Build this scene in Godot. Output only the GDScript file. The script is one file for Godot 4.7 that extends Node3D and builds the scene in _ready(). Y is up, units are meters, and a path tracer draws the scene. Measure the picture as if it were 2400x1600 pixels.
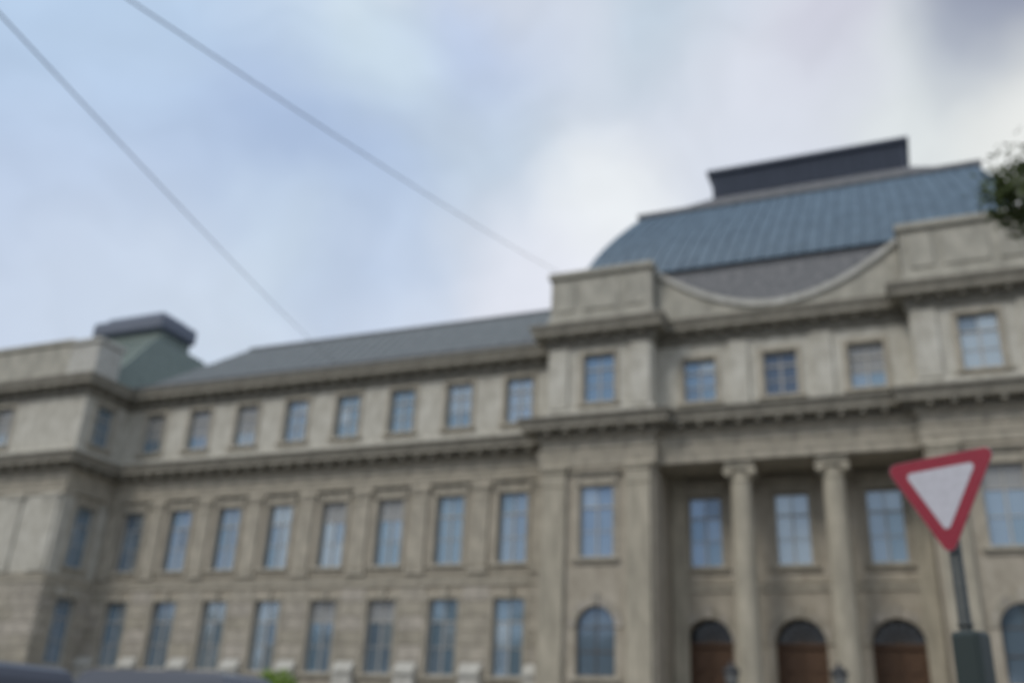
extends Node3D

const EYE := Vector3(0, 1.65, 48.0)
var M := {}            # materials
var mesh_cache := {}
var rng := RandomNumberGenerator.new()
var B: Node3D          # the civic building

# ------------------------------------------------------------------ mesh helpers
func surf() -> SurfaceTool:
	var s := SurfaceTool.new()
	s.begin(Mesh.PRIMITIVE_TRIANGLES)
	s.set_smooth_group(-1)
	return s

# corners counter-clockwise seen from outside
func quad(s, a, b, c, d):
	for v in [a, c, b, a, d, c]: s.add_vertex(v)

func tri(s, a, b, c):
	for v in [a, c, b]: s.add_vertex(v)

func box(s, lo: Vector3, hi: Vector3, ch := 0.0):
	var x = [lo.x, hi.x]; var y = [lo.y, hi.y]; var z = [lo.z, hi.z]
	var c: float = minf(ch, 0.45 * minf(hi.x - lo.x, minf(hi.y - lo.y, hi.z - lo.z)))
	if c <= 0.0:
		quad(s, Vector3(x[0], y[0], z[1]), Vector3(x[1], y[0], z[1]), Vector3(x[1], y[1], z[1]), Vector3(x[0], y[1], z[1]))
		quad(s, Vector3(x[1], y[0], z[0]), Vector3(x[0], y[0], z[0]), Vector3(x[0], y[1], z[0]), Vector3(x[1], y[1], z[0]))
		quad(s, Vector3(x[1], y[0], z[1]), Vector3(x[1], y[0], z[0]), Vector3(x[1], y[1], z[0]), Vector3(x[1], y[1], z[1]))
		quad(s, Vector3(x[0], y[0], z[0]), Vector3(x[0], y[0], z[1]), Vector3(x[0], y[1], z[1]), Vector3(x[0], y[1], z[0]))
		quad(s, Vector3(x[0], y[1], z[1]), Vector3(x[1], y[1], z[1]), Vector3(x[1], y[1], z[0]), Vector3(x[0], y[1], z[0]))
		quad(s, Vector3(x[0], y[0], z[0]), Vector3(x[1], y[0], z[0]), Vector3(x[1], y[0], z[1]), Vector3(x[0], y[0], z[1]))
		return
	# chamfered: points p(axis that is full, signs)
	var ctr := (lo + hi) * 0.5; var h := (hi - lo) * 0.5
	var P := func(full: int, sx: float, sy: float, sz: float) -> Vector3:
		var e := Vector3(h.x - (0.0 if full == 0 else c), h.y - (0.0 if full == 1 else c), h.z - (0.0 if full == 2 else c))
		return ctr + Vector3(sx * e.x, sy * e.y, sz * e.z)
	for g in [-1.0, 1.0]:
		ori(s, [P.call(0, g, -1, -1), P.call(0, g, 1, -1), P.call(0, g, 1, 1), P.call(0, g, -1, 1)], ctr)
		ori(s, [P.call(1, -1, g, -1), P.call(1, 1, g, -1), P.call(1, 1, g, 1), P.call(1, -1, g, 1)], ctr)
		ori(s, [P.call(2, -1, -1, g), P.call(2, 1, -1, g), P.call(2, 1, 1, g), P.call(2, -1, 1, g)], ctr)
		for k in [-1.0, 1.0]:
			ori(s, [P.call(0, g, k, -1), P.call(0, g, k, 1), P.call(1, g, k, 1), P.call(1, g, k, -1)], ctr)
			ori(s, [P.call(0, g, -1, k), P.call(0, g, 1, k), P.call(2, g, 1, k), P.call(2, g, -1, k)], ctr)
			ori(s, [P.call(1, -1, g, k), P.call(1, 1, g, k), P.call(2, 1, g, k), P.call(2, -1, g, k)], ctr)
			for m in [-1.0, 1.0]:
				ori(s, [P.call(0, g, k, m), P.call(1, g, k, m), P.call(2, g, k, m)], ctr)

# a flat convex polygon, turned so that it faces away from ctr
func ori(s, p: Array, ctr: Vector3):
	var n: Vector3 = (p[1] - p[0]).cross(p[2] - p[0])
	var q := p.duplicate()
	if n.dot(p[0] - ctr) < 0.0: q.reverse()
	for i in range(1, q.size() - 1): tri(s, q[0], q[i], q[i + 1])

# solid of revolution round the y axis at o, profile of Vector2(radius, y) from bottom to top
func lathe(s, o: Vector3, prof: Array, seg := 24, smooth := true):
	if smooth: s.set_smooth_group(1)
	for i in prof.size() - 1:
		for k in seg:
			var a0 := TAU * k / seg; var a1 := TAU * (k + 1) / seg
			var p = prof[i]; var q = prof[i + 1]
			var A := o + Vector3(cos(a0) * p.x, p.y, -sin(a0) * p.x); var A1 := o + Vector3(cos(a1) * p.x, p.y, -sin(a1) * p.x)
			var D := o + Vector3(cos(a0) * q.x, q.y, -sin(a0) * q.x); var D1 := o + Vector3(cos(a1) * q.x, q.y, -sin(a1) * q.x)
			if p.x > 0.0005: tri(s, A, A1, D1)
			if q.x > 0.0005: tri(s, A, D1, D)
	s.set_smooth_group(-1)

# tube along points
func tube(s, pts: Array, radii, seg := 8):
	s.set_smooth_group(2)
	var rings := []
	for i in pts.size():
		var t: Vector3 = (pts[mini(i + 1, pts.size() - 1)] - pts[maxi(i - 1, 0)]).normalized()
		var u := t.cross(Vector3.UP if absf(t.y) < 0.95 else Vector3.RIGHT).normalized(); var v := t.cross(u)
		var r: float = radii[i] if radii is Array else radii
		var ring := []
		for k in seg: ring.append(pts[i] + (u * cos(TAU * k / seg) + v * sin(TAU * k / seg)) * r)
		rings.append(ring)
	for i in pts.size() - 1:
		for k in seg:
			var k1 := (k + 1) % seg
			quad(s, rings[i][k], rings[i][k1], rings[i + 1][k1], rings[i + 1][k])
	s.set_smooth_group(-1)
	ori(s, rings[0], pts[1]); ori(s, rings[-1], pts[-2])

# a moulding swept along a plan path (x,z), profile of Vector2(out, y) from bottom to top
func sweep(s, path: Array, prof: Array):
	var n := []
	for i in path.size() - 1:
		var d: Vector2 = (path[i + 1] - path[i]).normalized(); n.append(Vector2(-d.y, d.x))
	var off := []
	for i in path.size():
		var a: Vector2 = n[maxi(i - 1, 0)]; var b: Vector2 = n[mini(i, n.size() - 1)]
		off.append((a + b) / (1.0 + a.dot(b)))
	var P := func(i, j) -> Vector3:
		var q: Vector2 = path[i] + off[i] * prof[j].x
		return Vector3(q.x, prof[j].y, q.y)
	for i in path.size() - 1:
		for j in prof.size() - 1:
			quad(s, P.call(i, j), P.call(i + 1, j), P.call(i + 1, j + 1), P.call(i, j + 1))

# a wall in the plane through o, running along r, with rectangular openings [x0, x1, y0, y1]
func wall(s, o: Vector3, r: Vector3, x0: float, x1: float, y0: float, y1: float, holes: Array, depth := 0.4):
	var nrm := r.cross(Vector3.UP)
	var xs := [x0, x1]; var ys := [y0, y1]
	for h in holes:
		for v in [h[0], h[1]]:
			if not xs.has(v): xs.append(v)
		for v in [h[2], h[3]]:
			if not ys.has(v): ys.append(v)
	xs.sort(); ys.sort()
	var P := func(x, y, d) -> Vector3: return o + r * x + Vector3.UP * y - nrm * d
	for i in xs.size() - 1:
		for j in ys.size() - 1:
			var cx: float = (xs[i] + xs[i + 1]) * 0.5; var cy: float = (ys[j] + ys[j + 1]) * 0.5
			var open := false
			for h in holes:
				if cx > h[0] and cx < h[1] and cy > h[2] and cy < h[3]: open = true
			if not open: quad(s, P.call(xs[i], ys[j], 0), P.call(xs[i + 1], ys[j], 0), P.call(xs[i + 1], ys[j + 1], 0), P.call(xs[i], ys[j + 1], 0))
	for h in holes:
		var a = h[0]; var b = h[1]; var c = h[2]; var d = h[3]
		quad(s, P.call(a, c, depth), P.call(a, c, 0), P.call(a, d, 0), P.call(a, d, depth))   # left jamb seen from inside the hole
		quad(s, P.call(b, c, 0), P.call(b, c, depth), P.call(b, d, depth), P.call(b, d, 0))
		quad(s, P.call(a, d, 0), P.call(b, d, 0), P.call(b, d, depth), P.call(a, d, depth))
		quad(s, P.call(a, c, depth), P.call(b, c, depth), P.call(b, c, 0), P.call(a, c, 0))

# ------------------------------------------------------------------ node helpers
func finish(s) -> ArrayMesh:
	s.generate_normals()
	return s.commit()

# commits geometry given in world coordinates as one named mesh whose own origin is its base centre
func obj(called: String, s, m, parent: Node3D = self) -> MeshInstance3D:
	var raw: ArrayMesh = finish(s)
	var bb := raw.get_aabb()
	var o := Vector3(bb.get_center().x, bb.position.y, bb.get_center().z)
	var t := SurfaceTool.new(); t.append_from(raw, 0, Transform3D(Basis(), -o))
	return put(called, t.commit(), m, parent, o)

func put(called: String, mesh: Mesh, m, parent: Node3D, at: Vector3, basis := Basis()) -> MeshInstance3D:
	var o := MeshInstance3D.new()
	o.name = called; o.mesh = mesh; o.material_override = m
	parent.add_child(o, true)
	o.global_transform = Transform3D(basis, at)
	return o

# a part given in the local coordinates of its parent
func part(called: String, s, m, parent: Node3D) -> MeshInstance3D:
	var o := MeshInstance3D.new()
	o.name = called; o.mesh = finish(s); o.material_override = m
	parent.add_child(o, true)
	return o

func thing(called: String, label: String, category: String, at: Vector3, turn := 0.0, group := "") -> Node3D:
	var o := Node3D.new(); o.name = called
	add_child(o, true); o.position = at; o.rotation.y = turn
	o.set_meta("label", label); o.set_meta("category", category)
	if group != "": o.set_meta("group", group)
	return o

func structure(called: String, s, m):
	var o := obj(called, s, m, self); o.set_meta("kind", "structure"); return o

# ------------------------------------------------------------------ materials
func noise_tex(sd: int, freq: float, lo: Color, hi: Color, oct := 6, normal := false, size := 512, strength := 4.0) -> NoiseTexture2D:
	var n := FastNoiseLite.new(); n.seed = sd; n.frequency = freq
	n.noise_type = FastNoiseLite.TYPE_SIMPLEX_SMOOTH; n.fractal_octaves = oct; n.fractal_gain = 0.62
	var t := NoiseTexture2D.new(); t.width = size; t.height = size; t.seamless = true; t.noise = n
	if normal: t.as_normal_map = true; t.bump_strength = strength
	else:
		var g := Gradient.new(); g.set_color(0, lo); g.set_color(1, hi); t.color_ramp = g
	return t

func stuff(col: Color, rough: float, tex: Texture2D = null, scale := Vector3.ONE, nrm: Texture2D = null, nstr := 0.6) -> StandardMaterial3D:
	var m := StandardMaterial3D.new(); m.albedo_color = col; m.roughness = rough
	if tex or nrm: m.uv1_triplanar = true; m.uv1_world_triplanar = true; m.uv1_scale = scale
	if tex: m.albedo_texture = tex
	if nrm: m.normal_enabled = true; m.normal_texture = nrm; m.normal_scale = nstr
	return m

func lin(r: float, g: float, b: float) -> Color: return Color(r, g, b).linear_to_srgb()

func make_materials():
	var mott := noise_tex(3, 0.009, Color(0.80, 0.79, 0.77), Color(1, 1, 1), 7)
	var mott2 := noise_tex(11, 0.006, Color(0.76, 0.755, 0.74), Color(1, 0.99, 0.97), 8)
	var bump := noise_tex(5, 0.03, Color.BLACK, Color.WHITE, 6, true)
	var sc := Vector3(0.21, 0.13, 0.21)
	M.wall = stuff(lin(0.52, 0.475, 0.395), 0.9, mott, sc, bump, 0.35)
	M.attic = stuff(lin(0.66, 0.645, 0.575), 0.9, mott, sc, bump, 0.3)
	M.trim = stuff(lin(0.54, 0.505, 0.43), 0.85, mott2, sc * 1.7, bump, 0.35)
	M.column = stuff(lin(0.54, 0.505, 0.42), 0.85, mott2, Vector3(0.35, 0.1, 0.35), bump, 0.3)
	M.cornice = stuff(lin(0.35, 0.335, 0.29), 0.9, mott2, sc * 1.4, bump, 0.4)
	M.parapet = stuff(lin(0.53, 0.52, 0.465), 0.9, mott2, sc, bump, 0.4)
	M.pale = stuff(lin(0.62, 0.62, 0.58), 0.85, mott, sc * 1.5, bump, 0.3)
	M.stones = []
	for k in 5:
		var v: float = [0.93, 1.0, 1.06, 0.97, 1.1][k]
		M.stones.append(stuff(lin(0.53 * v, 0.495 * v, (0.42 + 0.006 * k) * v), 0.92, mott2, sc * (1.1 + 0.17 * k), bump, 0.6))
	M.frame = stuff(lin(0.46, 0.45, 0.42), 0.6)
	M.frame_dark = stuff(lin(0.10, 0.085, 0.07), 0.5)
	M.glass = []
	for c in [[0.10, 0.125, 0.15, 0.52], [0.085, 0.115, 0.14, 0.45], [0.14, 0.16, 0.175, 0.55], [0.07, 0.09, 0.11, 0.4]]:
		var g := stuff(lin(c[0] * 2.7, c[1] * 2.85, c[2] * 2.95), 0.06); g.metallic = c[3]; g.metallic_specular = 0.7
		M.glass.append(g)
	M.glass_dark = stuff(lin(0.03, 0.035, 0.04), 0.08)
	M.glass_dim = stuff(lin(0.11, 0.15, 0.21), 0.07); M.glass_dim.metallic = 0.4
	M.glass_blind = stuff(lin(0.27, 0.28, 0.28), 0.1); M.glass_blind.metallic_specular = 0.8
	M.room = stuff(lin(0.05, 0.06, 0.075), 0.9)
	var wood := noise_tex(21, 0.02, Color(0.6, 0.58, 0.55), Color(1, 1, 1), 5)
	M.wood = stuff(lin(0.16, 0.082, 0.038), 0.55, wood, Vector3(1.4, 0.12, 1.4))
	M.brass = stuff(lin(0.5, 0.36, 0.14), 0.35); M.brass.metallic = 0.9
	var rooft := noise_tex(31, 0.012, Color(0.74, 0.76, 0.78), Color(1, 1, 1), 6)
	M.roof = stuff(lin(0.138, 0.21, 0.278), 0.55, rooft, Vector3(0.16, 0.16, 0.16))
	M.roof_wing = stuff(lin(0.205, 0.225, 0.228), 0.6, rooft, Vector3(0.2, 0.2, 0.2))
	M.lead = stuff(lin(0.25, 0.252, 0.26), 0.65, rooft, Vector3(0.3, 0.3, 0.3))
	M.copper = stuff(lin(0.22, 0.27, 0.235), 0.7, rooft, Vector3(0.3, 0.3, 0.3))
	M.dark_metal = stuff(lin(0.17, 0.195, 0.25), 0.5, rooft, Vector3(0.5, 0.5, 0.5))
	M.iron = stuff(lin(0.035, 0.038, 0.042), 0.5)
	M.pole = stuff(lin(0.085, 0.093, 0.088), 0.5, rooft, Vector3(3, 3, 3)); M.pole.metallic = 0.3
	M.sign_red = stuff(lin(0.33, 0.022, 0.045), 0.4, noise_tex(45, 0.02, Color(0.86, 0.86, 0.86), Color(1, 1, 1), 4), Vector3(2, 2, 2))
	M.sign_white = stuff(lin(0.60, 0.60, 0.66), 0.4, noise_tex(46, 0.02, Color(0.88, 0.88, 0.88), Color(1, 1, 1), 4), Vector3(2, 2, 2))
	M.sign_back = stuff(lin(0.3, 0.3, 0.31), 0.45); M.sign_back.metallic = 0.5
	M.housing = stuff(lin(0.022, 0.035, 0.033), 0.5)
	M.wire = stuff(lin(0.06, 0.06, 0.075), 0.6)
	var asp := noise_tex(51, 0.05, Color(0.7, 0.7, 0.7), Color(1, 1, 1), 6)
	M.asphalt = stuff(lin(0.055, 0.055, 0.057), 0.9, asp, Vector3(0.5, 0.5, 0.5), bump, 0.6)
	M.paving = stuff(lin(0.27, 0.26, 0.24), 0.9, mott2, Vector3(0.4, 0.4, 0.4), bump, 0.5)
	M.kerb = stuff(lin(0.32, 0.31, 0.3), 0.85, mott2, Vector3(0.6, 0.6, 0.6))
	M.paint_navy = stuff(lin(0.022, 0.032, 0.06), 0.3); M.paint_navy.clearcoat_enabled = true; M.paint_navy.clearcoat = 0.8
	M.paint_silver = stuff(lin(0.17, 0.19, 0.235), 0.35); M.paint_silver.metallic = 0.4; M.paint_silver.clearcoat_enabled = true
	M.car_glass = stuff(lin(0.02, 0.022, 0.025), 0.05)
	M.rubber = stuff(lin(0.02, 0.02, 0.02), 0.9)
	M.rim = stuff(lin(0.4, 0.4, 0.42), 0.35); M.rim.metallic = 0.8
	M.lamp_clear = stuff(lin(0.6, 0.6, 0.6), 0.1)
	M.lamp_red = stuff(lin(0.35, 0.02, 0.02), 0.2)
	M.lamp_glass = stuff(lin(0.22, 0.23, 0.23), 0.15)
	var bark := noise_tex(61, 0.03, Color(0.55, 0.52, 0.5), Color(1, 1, 1), 6)
	M.bark = stuff(lin(0.11, 0.088, 0.065), 0.95, bark, Vector3(2.2, 0.5, 2.2), bump, 0.9)
	M.leaf = StandardMaterial3D.new(); M.leaf.vertex_color_use_as_albedo = true; M.leaf.roughness = 0.65
	M.leaf.cull_mode = BaseMaterial3D.CULL_DISABLED
	M.leaf.backlight_enabled = true; M.leaf.backlight = Color(0.16, 0.2, 0.05)

# ------------------------------------------------------------------ sky
func make_sky() -> Sky:
	var W := 1024; var H := 512
	var n1 := FastNoiseLite.new(); n1.seed = 8; n1.frequency = 1.7; n1.fractal_octaves = 5
	var n2 := FastNoiseLite.new(); n2.seed = 19; n2.frequency = 3.6; n2.fractal_octaves = 5
	var n3 := FastNoiseLite.new(); n3.seed = 27; n3.frequency = 9.0; n3.fractal_octaves = 4
	# the clouds that stand over the street: direction, colour (sRGB, 0-255), size
	var lay := [
		[-0.688, 0.576, -0.442, 178, 204, 232, 0.16], [-0.725, 0.464, -0.509, 188, 203, 230, 0.16], [-0.754, 0.354, -0.554, 205, 216, 231, 0.13],
		[-0.62, 0.62, -0.48, 186, 208, 234, 0.10], [-0.455, 0.625, -0.634, 209, 226, 238, 0.06], [-0.542, 0.537, -0.646, 165, 186, 220, 0.09],
		[-0.569, 0.464, -0.679, 207, 222, 234, 0.05], [-0.486, 0.471, -0.737, 176, 197, 226, 0.07], [-0.371, 0.55, -0.748, 188, 204, 222, 0.08],
		[-0.244, 0.508, -0.826, 240, 244, 246, 0.065], [-0.327, 0.448, -0.832, 228, 231, 242, 0.07], [-0.181, 0.655, -0.733, 186, 204, 218, 0.06],
		[-0.261, 0.666, -0.699, 212, 219, 231, 0.07], [-0.105, 0.617, -0.78, 217, 222, 234, 0.09], [-0.02, 0.64, -0.77, 198, 199, 214, 0.04],
		[0.121, 0.622, -0.775, 112, 122, 150, 0.045], [0.097, 0.585, -0.801, 184, 194, 208, 0.045], [0.131, 0.54, -0.831, 243, 243, 237, 0.07],
		[0.066, 0.551, -0.832, 220, 227, 229, 0.06], [-0.49, 0.40, -0.775, 208, 218, 234, 0.09], [-0.36, 0.64, -0.68, 186, 202, 230, 0.06],
		[-0.15, 0.56, -0.81, 214, 221, 233, 0.07], [-0.62, 0.395, -0.68, 209, 221, 235, 0.08], [-0.69, 0.36, -0.63, 206, 218, 233, 0.08]]
	var dirs := []; var cols := []; var sig := []
	for a in lay:
		dirs.append(Vector3(a[0], a[1], a[2]).normalized()); cols.append(Color(a[3] / 255.0, a[4] / 255.0, a[5] / 255.0).srgb_to_linear()); sig.append(a[6])
	var blue := Color(0.39, 0.51, 0.735); var white := Color(0.76, 0.79, 0.84); var grey := Color(0.50, 0.57, 0.68)
	var img := Image.create_empty(W, H, false, Image.FORMAT_RGBF)
	for j in H:
		var th := PI * (j + 0.5) / H
		for i in W:
			var ph := TAU * (i + 0.5) / W
			var d := Vector3(sin(th) * sin(ph), cos(th), -sin(th) * cos(ph))
			if d.y < -0.1:
				img.set_pixel(i, j, Color(0.22, 0.22, 0.21)); continue
			var warp := Vector3(n2.get_noise_3dv(d), n2.get_noise_3dv(d + Vector3(7, 0, 0)), n2.get_noise_3dv(d + Vector3(0, 7, 0)))
			var p := (d + warp * 0.10).normalized()
			var a := n1.get_noise_3d(p.x, p.y * 1.6, p.z)
			var t := smoothstep(-0.35, 0.4, a); var c := blue.lerp(grey, smoothstep(0.0, 0.45, t)).lerp(white, smoothstep(0.4, 1.0, t))
			c = c.lerp(white, 0.55 * pow(1.0 - clampf(d.y, 0.0, 1.0), 3.0))
			var q := (d + warp * 0.055).normalized()
			if q.z < -0.2:
				var w := 0.10; var acc := c * 0.10
				for k in dirs.size():
					var e: float = q.distance_squared_to(dirs[k]) / (sig[k] * sig[k])
					if e < 9.0:
						var g := exp(-e); w += g; acc += cols[k] * g
				c = acc / w
			var fine := 1.0 + 0.07 * n3.get_noise_3d(p.x, p.y * 1.8, p.z)
			img.set_pixel(i, j, Color(c.r * fine, c.g * fine, c.b * fine))
	var m := PanoramaSkyMaterial.new(); m.panorama = ImageTexture.create_from_image(img); m.filter = true
	var sky := Sky.new(); sky.sky_material = m
	return sky

# ------------------------------------------------------------------ windows and doors
# a window in a rectangular opening, built round the middle of its sill line, facing +z; the wall face is z = 0
func make_window(w: float, h: float, style: String, depth := 0.30) -> Node3D:
	var o := Node3D.new(); o.name = "window"
	var s := surf()
	var a := 0.24
	# architrave with two steps
	for st in [[a, 0.07], [a * 0.55, 0.11]]:
		var e: float = st[0]; var pr: float = st[1]
		box(s, Vector3(-w / 2 - e, 0, -0.02), Vector3(-w / 2, h, pr), 0.015)
		box(s, Vector3(w / 2, 0, -0.02), Vector3(w / 2 + e, h, pr), 0.015)
		box(s, Vector3(-w / 2 - e, h + 0.002, -0.02), Vector3(w / 2 + e, h + e, pr), 0.015)
	part("surround", s, M.trim, o)
	s = surf()
	box(s, Vector3(-w / 2 - a - 0.10, -0.20, -0.05), Vector3(w / 2 + a + 0.10, -0.004, 0.22), 0.03)
	box(s, Vector3(-w / 2 - a, -0.34, -0.05), Vector3(w / 2 + a, -0.202, 0.12), 0.02)
	part("sill", s, M.trim, o)
	if style == "hood":
		s = surf()
		box(s, Vector3(-w / 2 - a, h + a + 0.004, -0.02), Vector3(w / 2 + a, h + a + 0.30, 0.09), 0.01)
		box(s, Vector3(-w / 2 - a - 0.12, h + a + 0.303, -0.02), Vector3(w / 2 + a + 0.12, h + a + 0.40, 0.22), 0.02)
		box(s, Vector3(-w / 2 - a - 0.20, h + a + 0.403, -0.02), Vector3(w / 2 + a + 0.20, h + a + 0.52, 0.34), 0.03)
		part("hood", s, M.trim, o)
		for g in [-1.0, 1.0]:
			s = surf(); var cx: float = g * (w / 2 + a * 0.5)
			box(s, Vector3(cx - 0.09, h + a - 0.25, 0.05), Vector3(cx + 0.09, h + a + 0.30, 0.19), 0.03)
			part("bracket", s, M.trim, o)
	elif style == "keystone":
		s = surf()
		var kk := [Vector3(-0.15, h - 0.02, -0.02), Vector3(0.15, h - 0.02, -0.02), Vector3(0.24, h + 0.55, -0.02), Vector3(-0.24, h + 0.55, -0.02)]
		prism(s, kk, Vector3(0, 0, 0.2))
		part("keystone", s, M.trim, o)
	# frame and casements
	var t := 0.075; var z0 := -depth; var z1 := -depth + 0.09
	var ty := h * 0.70        # transom
	s = surf()
	box(s, Vector3(-w / 2, 0, z0), Vector3(-w / 2 + t, h, z1), 0.012)
	box(s, Vector3(w / 2 - t, 0, z0), Vector3(w / 2, h, z1), 0.012)
	box(s, Vector3(-w / 2 + t, 0, z0), Vector3(w / 2 - t, t, z1), 0.012)
	box(s, Vector3(-w / 2 + t, h - t, z0), Vector3(w / 2 - t, h, z1), 0.012)
	box(s, Vector3(-w / 2 + t, ty - t * 0.6, z0), Vector3(w / 2 - t, ty + t * 0.6, z1 + 0.03), 0.012)
	box(s, Vector3(-t * 0.6, t, z0), Vector3(t * 0.6, ty - t * 0.6, z1 + 0.02), 0.012)
	box(s, Vector3(-t * 0.4, ty + t * 0.6, z0), Vector3(t * 0.4, h - t, z1), 0.012)
	part("frame", s, M.frame, o)
	# a glazing bar across each casement
	s = surf()
	for g in [-1.0, 1.0]:
		var ym: float = ty * 0.52
		var xa: float = minf(g * t * 0.6, g * (w / 2 - t)); var xb: float = maxf(g * t * 0.6, g * (w / 2 - t))
		box(s, Vector3(xa, ym - 0.022, z0 + 0.02), Vector3(xb, ym + 0.022, z1 - 0.005))
	part("glazing_bar", s, M.frame, o)
	# panes, each hung a hair out of true
	for r in [[t, ty * 0.52], [ty * 0.52, ty], [ty, h - t]]:
		for g in [-1.0, 1.0]:
			var p := surf()
			var hw := (w / 2 - t) / 2; var hh: float = (r[1] - r[0]) / 2
			box(p, Vector3(-hw, -hh, -0.012), Vector3(hw, hh, 0.0))
			var pn := part("pane", p, M.glass[0], o)
			pn.position = Vector3(g * (hw + 0.01), (r[0] + r[1]) / 2, z0 + 0.035)
	return o

func prism(s, pts: Array, ex: Vector3):
	var c := Vector3.ZERO
	for p in pts: c += p
	c = c / pts.size() + ex * 0.5
	var top := []
	for p in pts: top.append(p + ex)
	ori(s, pts, c); ori(s, top, c)
	for i in pts.size():
		var k := (i + 1) % pts.size()
		ori(s, [pts[i], pts[k], top[k], top[i]], c)

var protos := {}
func add_window(key: String, w: float, h: float, style: String, at: Vector3, turn := 0.0, label := "", dark := false):
	if not protos.has(key): protos[key] = make_window(w, h, style)
	var o: Node3D = protos[key].duplicate()
	o.name = "window"
	B.add_child(o, true)
	o.global_position = at; o.rotation.y = turn
	if label != "": o.set_meta("label", label)
	var base := rng.randi() % 3
	var blind: int = 0 if dark else [0, 0, 0, 0, 2, 0, 0, 4][rng.randi() % 8]   # panes with a pale roller blind close behind, from the top
	var np := 0
	for c in o.get_children():
		if String(c.name).begins_with("pane"):
			c.material_override = M.glass_dim if dark else M.glass[base if rng.randf() < 0.75 else rng.randi() % 4]
			if np >= 6 - blind: c.material_override = M.glass_blind
			np += 1
			c.rotation = Vector3(rng.randf_range(-0.012, 0.012), rng.randf_range(-0.012, 0.012), 0)
	return o

# stone courses over a wall face: chamfered blocks that keep clear of the openings
func stone_courses(o: Vector3, r: Vector3, x0: float, x1: float, y0: float, y1: float, ch: float, len: float, holes: Array, gap := 0.025):
	var nrm := r.cross(Vector3.UP)
	var rows := int(round((y1 - y0) / ch)); var hh := (y1 - y0) / rows
	for j in rows:
		var ya := y0 + j * hh; var yb := ya + hh
		var spans := [[x0, x1]]
		for h in holes:
			if h[2] < yb - 0.05 and h[3] > ya + 0.05:
				var nx := []
				for sp in spans:
					if h[1] <= sp[0] or h[0] >= sp[1]: nx.append(sp); continue
					if h[0] - sp[0] > 0.08: nx.append([sp[0], h[0]])
					if sp[1] - h[1] > 0.08: nx.append([h[1], sp[1]])
				spans = nx
		for sp in spans:
			var wd: float = sp[1] - sp[0]
			var n := maxi(1, int(round(wd / len)))
			var cuts := [0.0]
			for k in n - 1:
				var f := (k + 1.0) / n
				cuts.append(wd * f + (0.22 if j % 2 == 0 else -0.22) * minf(1.0, wd / n))
			cuts.append(wd)
			for k in cuts.size() - 1:
				var w2: float = snappedf(cuts[k + 1] - cuts[k] - gap, 0.01); var h2 := snappedf(hh - gap, 0.01)
				var key := "stone_%.2f_%.2f" % [w2, h2]
				if not mesh_cache.has(key):
					var s := surf(); box(s, Vector3(-w2 / 2, 0, -0.04), Vector3(w2 / 2, h2, 0.075), 0.028); mesh_cache[key] = finish(s)
				var at: Vector3 = o + r * (sp[0] + (cuts[k] + cuts[k + 1]) / 2) + Vector3.UP * (ya + gap / 2) + nrm * rng.randf_range(-0.008, 0.008)
				put("stone", mesh_cache[key], M.stones[rng.randi() % 5], B, at, Basis(r, Vector3.UP, nrm))

# fills the corners of a rectangular opening down to a round arch; cx, springing y, radius
func arch_fill(s, cx: float, sy: float, rad: float, z: float, depth: float):
	var N := 20
	for k in N:
		var a0 := PI * k / N; var a1 := PI * (k + 1) / N
		var p0 := Vector3(cx + cos(a0) * rad, sy + sin(a0) * rad, z); var p1 := Vector3(cx + cos(a1) * rad, sy + sin(a1) * rad, z)
		var t0 := Vector3(p0.x, sy + rad, z); var t1 := Vector3(p1.x, sy + rad, z)
		quad(s, p1, p0, t0, t1)
		var dz := Vector3(0, 0, -depth)
		quad(s, p0, p1, p1 + dz, p0 + dz)

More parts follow.
